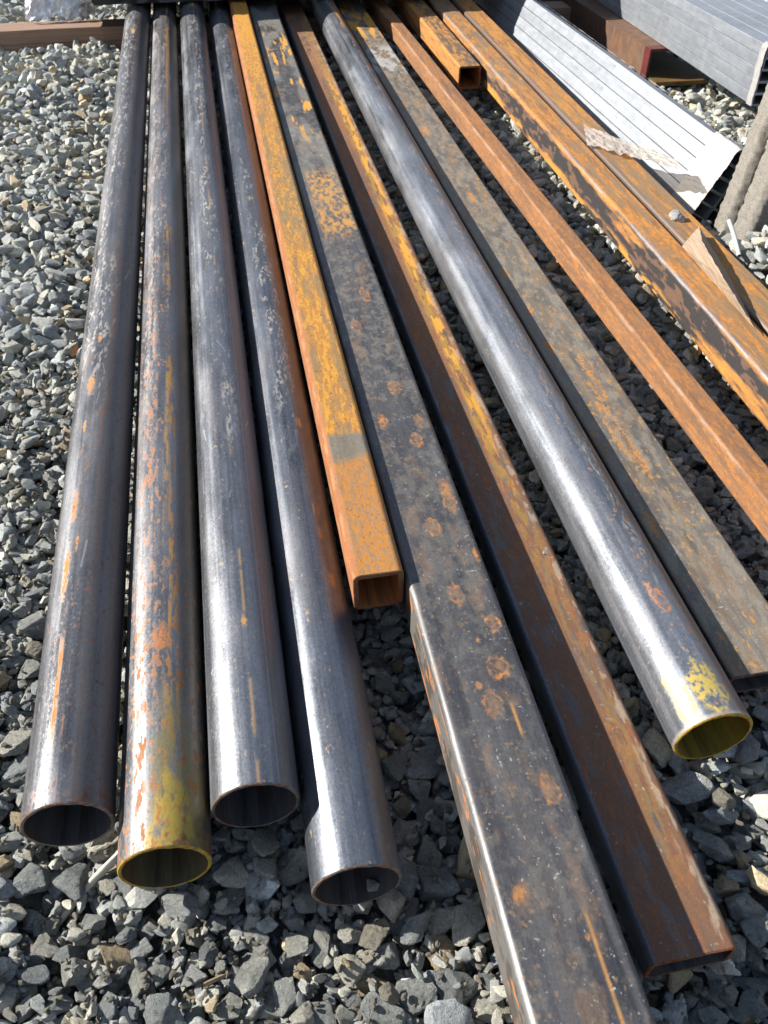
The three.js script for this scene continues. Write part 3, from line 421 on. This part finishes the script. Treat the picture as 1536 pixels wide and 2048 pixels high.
// ---------------------------------------------------------------- wood wedge
{
  const P = { A: [0.4016, 0.0785, -1.06], B: [0.430, 0.092, -1.092], R: [0.4115, 0.103, -1.0198], M: [0.4134, 0.098, -0.9256], T: [0.4272, 0.081, -0.833], O: [0.442, 0.0785, -1.088], Q: [0.4398, 0.0785, -0.9887] };
  const light = ['ATM', 'AMR', 'ARB'], dark = ['BRO', 'RQO', 'RMQ', 'MTQ', 'ABO', 'AOQ', 'AQT'], pos = [], uv = [], v = new THREE.Vector3();
  const cut = (q, n) => { if (!n) { for (const p of q) { const k = 0.0016 * (hash3(p[0] * 300, p[1] * 300, p[2] * 120) - 0.5); pos.push(p[0] + k, p[1] + k * 0.7, p[2] + k); uv.push(p[0] * 14 + p[1] * 9, p[2] * 1.6); } return; } const m = (x, y) => x.map((c, i) => (c + y[i]) / 2), d = m(q[0], q[1]), e = m(q[1], q[2]), g = m(q[2], q[0]); cut([q[0], d, g], n - 1); cut([d, q[1], e], n - 1); cut([g, e, q[2]], n - 1); cut([d, e, g], n - 1); };
  for (const t of light) cut([...t].map(c => P[c]), 4); for (const t of dark) cut([...t].map(c => P[c]), 4);
  const g = new THREE.BufferGeometry(); g.setAttribute('position', new THREE.Float32BufferAttribute(pos, 3)); g.setAttribute('uv', new THREE.Float32BufferAttribute(uv, 2)); g.computeVertexNormals();
  wedgeTop.side = THREE.DoubleSide;
  solo('wood_wedge', 'split tapering wood offcut lying on the half-buried rusty tube', 'wood offcut', g, wedgeTop);
}

// ---------------------------------------------------------------- gravel
function stoneGeo(seed, detail, faces, soft) {
  const r = rng(seed), g0 = new THREE.IcosahedronGeometry(1, detail), p = g0.attributes.position, pl = [];
  const sx = 0.8 + 0.5 * r(), sz = 0.7 + 0.35 * r(), sy = 0.6 + 0.3 * r();
  for (let i = 0; i < faces; i++) { const z = 2 * ((i + 0.5) / faces) - 1, a = i * 2.39996 + (r() - 0.5) * 1.4, q = Math.sqrt(Math.max(0, 1 - z * z)); const v = new THREE.Vector3(q * Math.cos(a) + (r() - 0.5) * 0.5, z + (r() - 0.5) * 0.5, q * Math.sin(a) + (r() - 0.5) * 0.5).normalize(); pl.push([v, 0.62 + 0.34 * r()]); }
  const v = new THREE.Vector3(), o1 = r() * 50;
  for (let i = 0; i < p.count; i++) {
    v.fromBufferAttribute(p, i).normalize(); let s = 0;
    for (const [n, d] of pl) { const c = n.dot(v); if (c > 0.05) s += Math.pow(c / d, soft); }
    let R = Math.pow(s, -1 / soft); R = Math.min(R, 1.5);
    R *= 1 + 0.12 * (hash3(v.x * 3 + o1, v.y * 3, v.z * 3) - 0.5) + 0.09 * (hash3(v.x * 8, v.y * 8 + o1, v.z * 8) - 0.5) + 0.05 * (hash3(v.x * 19, v.y * 19 + o1, v.z * 19) - 0.5);
    p.setXYZ(i, v.x * R * sx, v.y * R * sy, v.z * R * sz);
  }
  // shared normals where the surface turns gently
  const key = new Map(), nn = [], pos = p.array, cnt = p.count;
  for (let f = 0; f < cnt; f += 3) { const A = new THREE.Vector3().fromBufferAttribute(p, f), B = new THREE.Vector3().fromBufferAttribute(p, f + 1), C = new THREE.Vector3().fromBufferAttribute(p, f + 2); const N = B.clone().sub(A).cross(C.clone().sub(A)); nn.push(N); for (let k = 0; k < 3; k++) { const h = [0, 1, 2].map(c => Math.round(pos[(f + k) * 3 + c] * 1e4)).join(); if (!key.has(h)) key.set(h, []); key.get(h).push(f / 3); } }
  const nor = new Float32Array(cnt * 3);
  for (let f = 0; f < cnt; f += 3) { const own = nn[f / 3].clone().normalize(); for (let k = 0; k < 3; k++) { const h = [0, 1, 2].map(c => Math.round(pos[(f + k) * 3 + c] * 1e4)).join(), s = new THREE.Vector3(); for (const q of key.get(h)) if (nn[q].clone().normalize().dot(own) > 0.80) s.add(nn[q]); s.normalize(); nor.set([s.x, s.y, s.z], (f + k) * 3); } }
  g0.setAttribute('normal', new THREE.BufferAttribute(nor, 3));
  return g0;
}
const stoneTex = (() => { const n = 512, d = new Uint8Array(n * n * 4); for (let j = 0; j < n; j++) for (let i = 0; i < n; i++) { const k = (j * n + i) * 4; const v = 0.7 + 0.6 * (fbm(i * 0.022, j * 0.022, 5) - 0.5) + 0.6 * (fbm(i * 0.16, j * 0.16, 3) - 0.5) + 0.26 * (tab[((j & 255) << 8) | (i & 255)] - 0.5) - 0.16 * sm(0.62, 0.7, fbm(i * 0.08 + 30, j * 0.08, 3)); d[k] = d[k + 1] = d[k + 2] = enc(Math.min(1, v)); d[k + 3] = 255; } const t = tex(d, n, n, true); t.repeat.set(2, 1); return t; })();
const stoneBase = { map: stoneTex, bumpMap: stoneTex, roughness: 0.88 };
const tones = [[0.255, 0.262, 0.242], [0.212, 0.223, 0.211], [0.295, 0.295, 0.257], [0.344, 0.338, 0.286], [0.165, 0.178, 0.181], [0.275, 0.279, 0.252], [0.22, 0.235, 0.227], [0.4, 0.385, 0.321], [0.349, 0.279, 0.173], [0.244, 0.26, 0.237], [0.309, 0.319, 0.302], [0.25, 0.229, 0.178]];
const pick = (r) => { const q = r(); return q < 0.06 ? 8 : q < 0.14 ? 11 : q < 0.25 ? 7 : [0, 1, 2, 3, 4, 5, 6, 9, 10, 0, 6, 1][Math.floor(r() * 12)]; };
const bigGeos = []; for (let i = 0; i < 14; i++) bigGeos.push(stoneGeo(100 + i, 8, 9 + (i % 6), 38));
const smallGeos = []; for (let i = 0; i < 8; i++) smallGeos.push(stoneGeo(300 + i, 3, 8 + (i % 4), 26));

const soilHeight = (x, z) => {
  let y = -0.024 + 0.014 * (fbm(x * 5 + 3, z * 5 + 9, 3) - 0.5) * 2;
  const lx = -0.24 + 0.193 * (z + 0.26);                       // left of the outer pipe the bed lies a little higher
  y += 0.010 * sm(0.0, 0.10, lx - x);
  const dx = x - 0.535, dz = z + 1.06; y += 0.085 * Math.exp(-(dx * dx / 0.0055 + dz * dz / 0.022));
  return y;
};
const X0 = -1.75, X1 = 1.55, Z0 = -3.5, Z1 = 0.02, CELL = 0.0028, NX = Math.ceil((X1 - X0) / CELL), NZ = Math.ceil((Z1 - Z0) / CELL);
const hm = new Float32Array(NX * NZ), cap = new Float32Array(NX * NZ).fill(9);
for (let j = 0; j < NZ; j++) for (let i = 0; i < NX; i++) { const x = X0 + (i + 0.5) * CELL, z = Z0 + (j + 0.5) * CELL; hm[j * NX + i] = soilHeight(x, z) + 0.004 * (vn(x * 160, z * 160) - 0.5); }
for (const b of bars) {
  const ca = 1 / Math.hypot(1, b.slope);
  for (let j = 0; j < NZ; j++) { const z = Z0 + (j + 0.5) * CELL; if (z > b.z + 0.001 || z < b.far) continue; const xc = b.x + b.slope * (b.z - z), yb = b.y + b.rise * (b.z - z), hw = b.w / 2 / ca;
    for (let i = Math.max(0, Math.floor((xc - hw - X0) / CELL)); i <= Math.min(NX - 1, Math.ceil((xc + hw - X0) / CELL)); i++) { const d = Math.abs(X0 + (i + 0.5) * CELL - xc) * ca; if (d > b.w / 2) continue; const y = b.round ? yb + b.h / 2 - Math.sqrt(Math.max(0, b.h * b.h / 4 - d * d)) : yb; const k = j * NX + i; if (y - 0.003 < cap[k]) cap[k] = y - 0.003; } }
}
function block(xa, xb, za, zb, y, turn = 0, cx = 0, cz = 0) { for (let j = 0; j < NZ; j++) for (let i = 0; i < NX; i++) { let x = X0 + (i + 0.5) * CELL, z = Z0 + (j + 0.5) * CELL; if (turn) { const dx = x - cx, dz = z - cz; x = dx * Math.cos(turn) - dz * Math.sin(turn); z = dx * Math.sin(turn) + dz * Math.cos(turn); } if (x > xa && x < xb && z > za && z < zb) { const k = j * NX + i; if (y < cap[k]) cap[k] = y; } } }
block(-1.06, 1.06, -0.05, 0.05, -0.02, ax * 0.94, -0.11, -2.542);           // timbers
block(0.5, 0.73, -1.27, -1.12, 0.03);                                          // concrete block
block(0.0, 0.09, -1.7, 0.0, 0.0, Math.atan(0.172), 0.50, -1.285);              // leaning bundle
block(0.0, 0.13, -0.9, 0.12, 0.0, Math.atan(0.172), 0.606, -2.09);             // channel and its added flange bar
const R = rng(4242), stones = [];
function inView(x, z, m) { const zc = 0.57 * 0.6785 - z * 0.7346; const yc = 0.57 * 0.7346 + z * 0.6785; if (zc < 0.05) return false; const u = x / zc * 1650, v = yc / zc * 1650; return Math.abs(u) < 768 + m && v < 1024 + m && v > -1024 - m; }
function drop(a, b, tries, sink, zr, flat) {
  let best = null;
  for (let q = 0; q < tries; q++) {
    const z = zr[0] + (zr[1] - zr[0]) * R(), half = 0.32 - z * 0.47, x = Math.max(X0 + 0.05, Math.min(X1 - 0.05, (R() * 2 - 1) * (half + 0.10)));
    const ci = Math.floor((x - X0) / CELL), cj = Math.floor((z - Z0) / CELL), n = Math.ceil(a * 0.85 / CELL); let y = -9, cp = 9;
    if (ci - n < 0 || ci + n >= NX || cj - n < 0 || cj + n >= NZ) continue;
    for (let j = -n; j <= n; j++) for (let i = -n; i <= n; i++) { const rr = (i * i + j * j) * CELL * CELL / (a * a); if (rr > 0.72) continue; const k = (cj + j) * NX + ci + i, e = Math.sqrt(1 - rr) * b; const t = hm[k] + e; if (t > y) y = t; if (cap[k] - e < cp) cp = cap[k] - e; }
    y -= sink * b;
    if (y > cp + 0.0005) { if (cp - y > -0.006 && y - 0.005 < cp) y = cp; else continue; }
    const rel = y - soilHeight(x, z); if (!best || rel < best.rel) best = { x, y, z, ci, cj, n, rel };
  }
  if (!best) return;
  const { ci, cj, n, y } = best;
  for (let j = -n; j <= n; j++) for (let i = -n; i <= n; i++) { const rr = (i * i + j * j) * CELL * CELL / (a * a); if (rr > 0.72) continue; const k = (cj + j) * NX + ci + i, t = y + Math.sqrt(1 - rr) * b * 0.92; if (t > hm[k]) hm[k] = t; }
  stones.push({ x: best.x, y, z: best.z, a, b });
}
// coarse bed, then stones that settle into the gaps, then chips
const NEAR = [-1.0, 0.0], MID = [-2.0, -0.9], FAR = [-3.35, -1.9];
for (let k = 0; k < 3800; k++) drop(0.0055 + 0.0058 * R(), 0.005 + 0.0035 * R(), 2, 0.4, NEAR);
for (let k = 0; k < 5200; k++) drop(0.007 + 0.0055 * R(), 0.0075 + 0.004 * R(), 2, 0.5, MID);
for (let k = 0; k < 4200; k++) drop(0.010 + 0.007 * R(), 0.008 + 0.004 * R(), 2, 0.5, FAR);
for (let k = 0; k < 80; k++) { const a = 0.0105 + 0.006 * R() * R(); drop(a, a * 0.66, 3, 0.55, NEAR); }
for (let k = 0; k < 240; k++) { const a = 0.009 + 0.0105 * R() * R(); drop(a, a * 0.7, 3, 0.5, [-0.36, -0.06]); }
for (let k = 0; k < 160; k++) { const a = 0.0115 + 0.006 * R() * R(); drop(a, a * 0.66, 3, 0.5, MID); }
for (let k = 0; k < 7000; k++) { const a = 0.0038 + 0.0048 * R(); drop(a, a * 0.74, 6, 0.35, NEAR); }
for (let k = 0; k < 9000; k++) { const a = 0.005 + 0.0055 * R(); drop(a, a * 0.78, 4, 0.25, MID); }
for (let k = 0; k < 9000; k++) { const a = 0.006 + 0.006 * R(); drop(a, a * 0.78, 3, 0.25, FAR); }
for (let k = 0; k < 9000; k++) { const a = 0.0022 + 0.0022 * R(); drop(a, a * 0.8, 4, 0.2, NEAR); }
for (let k = 0; k < 7000; k++) { const a = 0.0026 + 0.0024 * R(); drop(a, a * 0.8, 3, 0.2, MID); }
for (let k = 0; k < 22000; k++) { const a = 0.0011 + 0.0012 * R(); drop(a, a * 0.85, 2, 0.1, NEAR); }   // crumbs of soil and stone dust
// the ground sheet
const soilMat = (() => { const n = 512, d = new Uint8Array(n * n * 4); for (let j = 0; j < n; j++) for (let i = 0; i < n; i++) { const k = (j * n + i) * 4, v = 0.5 + 0.9 * (fbm(i * 0.12, j * 0.12, 4) - 0.5) + 0.5 * (tab[((j & 255) << 8) | (i & 255)] - 0.5); d[k] = enc(0.16 * v); d[k + 1] = enc(0.152 * v); d[k + 2] = enc(0.132 * v); d[k + 3] = 255; } const t = tex(d, n, n, true); t.repeat.set(4, 4); return new THREE.MeshStandardMaterial({ map: t, bumpMap: t, bumpScale: 0.004, roughness: 0.96 }); })();
function soilGeo() {
  const xs = [-30, -12, -5, -2.5], zs = [-40, -15, -6]; for (let x = -1.8; x <= 1.6; x += 0.02) xs.push(x); xs.push(2.5, 5, 12, 30); for (let z = -3.6; z <= 0.4; z += 0.02) zs.push(z); zs.push(1.5, 5, 15, 30);
  const pos = [], uv = [], idx = [], w = xs.length;
  for (const z of zs) for (const x of xs) { pos.push(x, soilHeight(x, z), z); uv.push(x, z); }
  for (let j = 0; j < zs.length - 1; j++) for (let i = 0; i < w - 1; i++) { const a = j * w + i, b = a + 1, c = a + w, d = c + 1; idx.push(a, c, b, b, c, d); }
  const g = new THREE.BufferGeometry(); g.setAttribute('position', new THREE.Float32BufferAttribute(pos, 3)); g.setAttribute('uv', new THREE.Float32BufferAttribute(uv, 2)); g.setIndex(idx); g.computeVertexNormals(); return g;
}
const ground = new THREE.Mesh(soilGeo(), soilMat); ground.name = 'gravel_ground'; ground.userData = { kind: 'structure' }; ground.receiveShadow = true; scene.add(ground);
{
  const eye = new THREE.Vector3(0, 0.57, 0);
  const hid = s => { const ci = Math.floor((s.x - X0) / CELL), cj = Math.floor((s.z - Z0) / CELL), k = cj * NX + ci; return cap[k] < 8 || hm[k] > s.y + s.b * 1.35; };
  for (const s of stones) { s.size = inView(s.x, s.z, -10) && !hid(s) ? s.a / Math.hypot(s.x, s.y - 0.57, s.z) : 0; }
  stones.sort((p, q) => q.size - p.size);
  const mats = tones.map(t => new THREE.MeshStandardMaterial({ ...stoneBase, color: lin(t[0] * 2.35, t[1] * 2.35, t[2] * 2.35), bumpScale: 0.006 }));
  const r = rng(909), e = new THREE.Euler(), q = new THREE.Quaternion(), M = new THREE.Matrix4(), col = new THREE.Color();
  const N = 300, loose = smallGeos.map(() => []);
  stones.forEach((s, i) => {
    e.set((r() - 0.5) * 1.1, r() * 6.283, (r() - 0.5) * 1.1);
    if (i < N) { const m = new THREE.Mesh(bigGeos[Math.floor(r() * bigGeos.length)], mats[pick(r)]); m.name = 'stone'; m.castShadow = m.receiveShadow = true; m.position.set(s.x, s.y, s.z); m.rotation.copy(e); m.scale.set(s.a, s.b * 1.18, s.a); ground.add(m); }
    else loose[i % smallGeos.length].push([s, e.clone()]);
  });
  const bed = new THREE.Group(); bed.name = 'gravel'; bed.userData = { kind: 'stuff' }; ground.add(bed);
  const looseMat = new THREE.MeshStandardMaterial({ ...stoneBase, bumpScale: 0.0012 });
  loose.forEach((list, gi) => {
    const im = new THREE.InstancedMesh(smallGeos[gi], looseMat, list.length); im.name = 'gravel_stones'; im.userData = { kind: 'stuff' }; im.castShadow = im.receiveShadow = true;
    list.forEach(([s, eu], k) => { q.setFromEuler(eu); M.compose(new THREE.Vector3(s.x, s.y, s.z), q, new THREE.Vector3(s.a * 1.05, s.b * 1.2, s.a * 1.05)); im.setMatrixAt(k, M); const t = s.a < 0.0024 && r() < 0.7 ? [0.15, 0.138, 0.108] : tones[pick(r)], f = 2.4 * (0.72 + 0.56 * r()); im.setColorAt(k, col.setRGB(t[0] * f, t[1] * f, t[2] * f)); });
    bed.add(im);
  });
  console.log('stones', stones.length);
}
const topAt = (x, z) => hm[Math.floor((z - Z0) / CELL) * NX + Math.floor((x - X0) / CELL)];
// ---------------------------------------------------------------- small loose things
const pebbleMat = c => new THREE.MeshStandardMaterial({ ...stoneBase, color: lin(...c), bumpScale: 0.001 });
function pebble(label, x, y, z, s, c, gi) { const m = solo('pebble', label, 'stone', bigGeos[gi], pebbleMat(c)); m.position.set(x, y + s * 0.5, z); m.scale.setScalar(s); m.rotation.set(0.3, gi * 1.1, 0.2); }
pebble('whitish stone lying on top of the half-buried rusty tube', 0.416, 0.078, -1.143, 0.0115, [0.5, 0.5, 0.48], 3);
pebble('tiny white pebble on the painted sunlit edge of the brown rusted tube', 0.138, 0.0635, -0.495, 0.0028, [0.6, 0.6, 0.58], 5);
pebble('small pale pebble lying in the mouth of the bluish pipe', -0.008, 0.009, -0.236, 0.0045, [0.5, 0.46, 0.38], 2);
function twig(label, pts, rad, mat = twigMat, lift = 0.004) {
  const c = new THREE.CatmullRomCurve3(pts.map(([x, z]) => new THREE.Vector3(x, topAt(x, z) + lift, z))), g = new THREE.TubeGeometry(c, 24, rad, 6), p = g.attributes.position, uv = g.attributes.uv;
  for (let i = 0; i < p.count; i++) { const k = 0.0012 * (fbm(p.getX(i) * 200, p.getZ(i) * 200, 2) - 0.5); p.setXYZ(i, p.getX(i), p.getY(i) + k, p.getZ(i) + k); uv.setXY(i, uv.getY(i) * 0.6, uv.getX(i)); } g.computeVertexNormals();
  solo('dry_twig', label, 'twig', g, mat);
}
const paleTwig = woodSkin(21, [0.38, 0.34, 0.27], [0.60, 0.55, 0.45]);
twig('long pale bleached twig on the gravel beside the outermost pipe', [[-0.623, -1.415], [-0.568, -1.433], [-0.492, -1.424]], 0.0035, paleTwig, 0.003);
twig('short brown twig on the gravel near an orange leaf', [[-0.443, -0.941], [-0.427, -0.973], [-0.399, -0.993]], 0.0032);
twig('tan split stick passing under the cut ends of the pipes', [[-0.232, -0.218], [-0.208, -0.243], [-0.178, -0.272]], 0.0028, paleTwig, 0.001);
twig('thin brown twig on the gravel in front of the yellow-ended pipe', [[-0.114, -0.180], [-0.093, -0.195], [-0.075, -0.205]], 0.0015);
twig('dark short twig among gravel close to the long bleached twig', [[-0.460, -1.15], [-0.445, -1.18], [-0.437, -1.2]], 0.003);
{ const s = new THREE.Shape(); s.moveTo(-0.009, 0); s.quadraticCurveTo(0, 0.0075, 0.009, 0); s.quadraticCurveTo(0, -0.0065, -0.009, 0); const g = new THREE.ExtrudeGeometry(s, { depth: 0.0006, bevelEnabled: false, curveSegments: 10 }); const m = solo('dry_leaf', 'small orange dry leaf on the gravel left of the pipes', 'leaf', g, new THREE.MeshStandardMaterial({ color: lin(0.42, 0.15, 0.04), roughness: 0.7, side: THREE.DoubleSide })); m.position.set(-0.389, topAt(-0.389, -0.899) + 0.004, -0.899); m.rotation.set(-0.9, 0.3, 1.2); }
{ const c = new THREE.CatmullRomCurve3([new THREE.Vector3(0.487, 0.082, -1.134), new THREE.Vector3(0.482, 0.078, -1.09), new THREE.Vector3(0.478, 0.07, -1.049)]); solo('plastic_rod', 'short white plastic rod lying on gravel beside the wood offcut', 'plastic rod', new THREE.TubeGeometry(c, 12, 0.003, 8), new THREE.MeshStandardMaterial({ color: lin(0.45, 0.46, 0.45), roughness: 0.5 })); }

scene.updateMatrixWorld(true);
renderer.render(scene, camera);
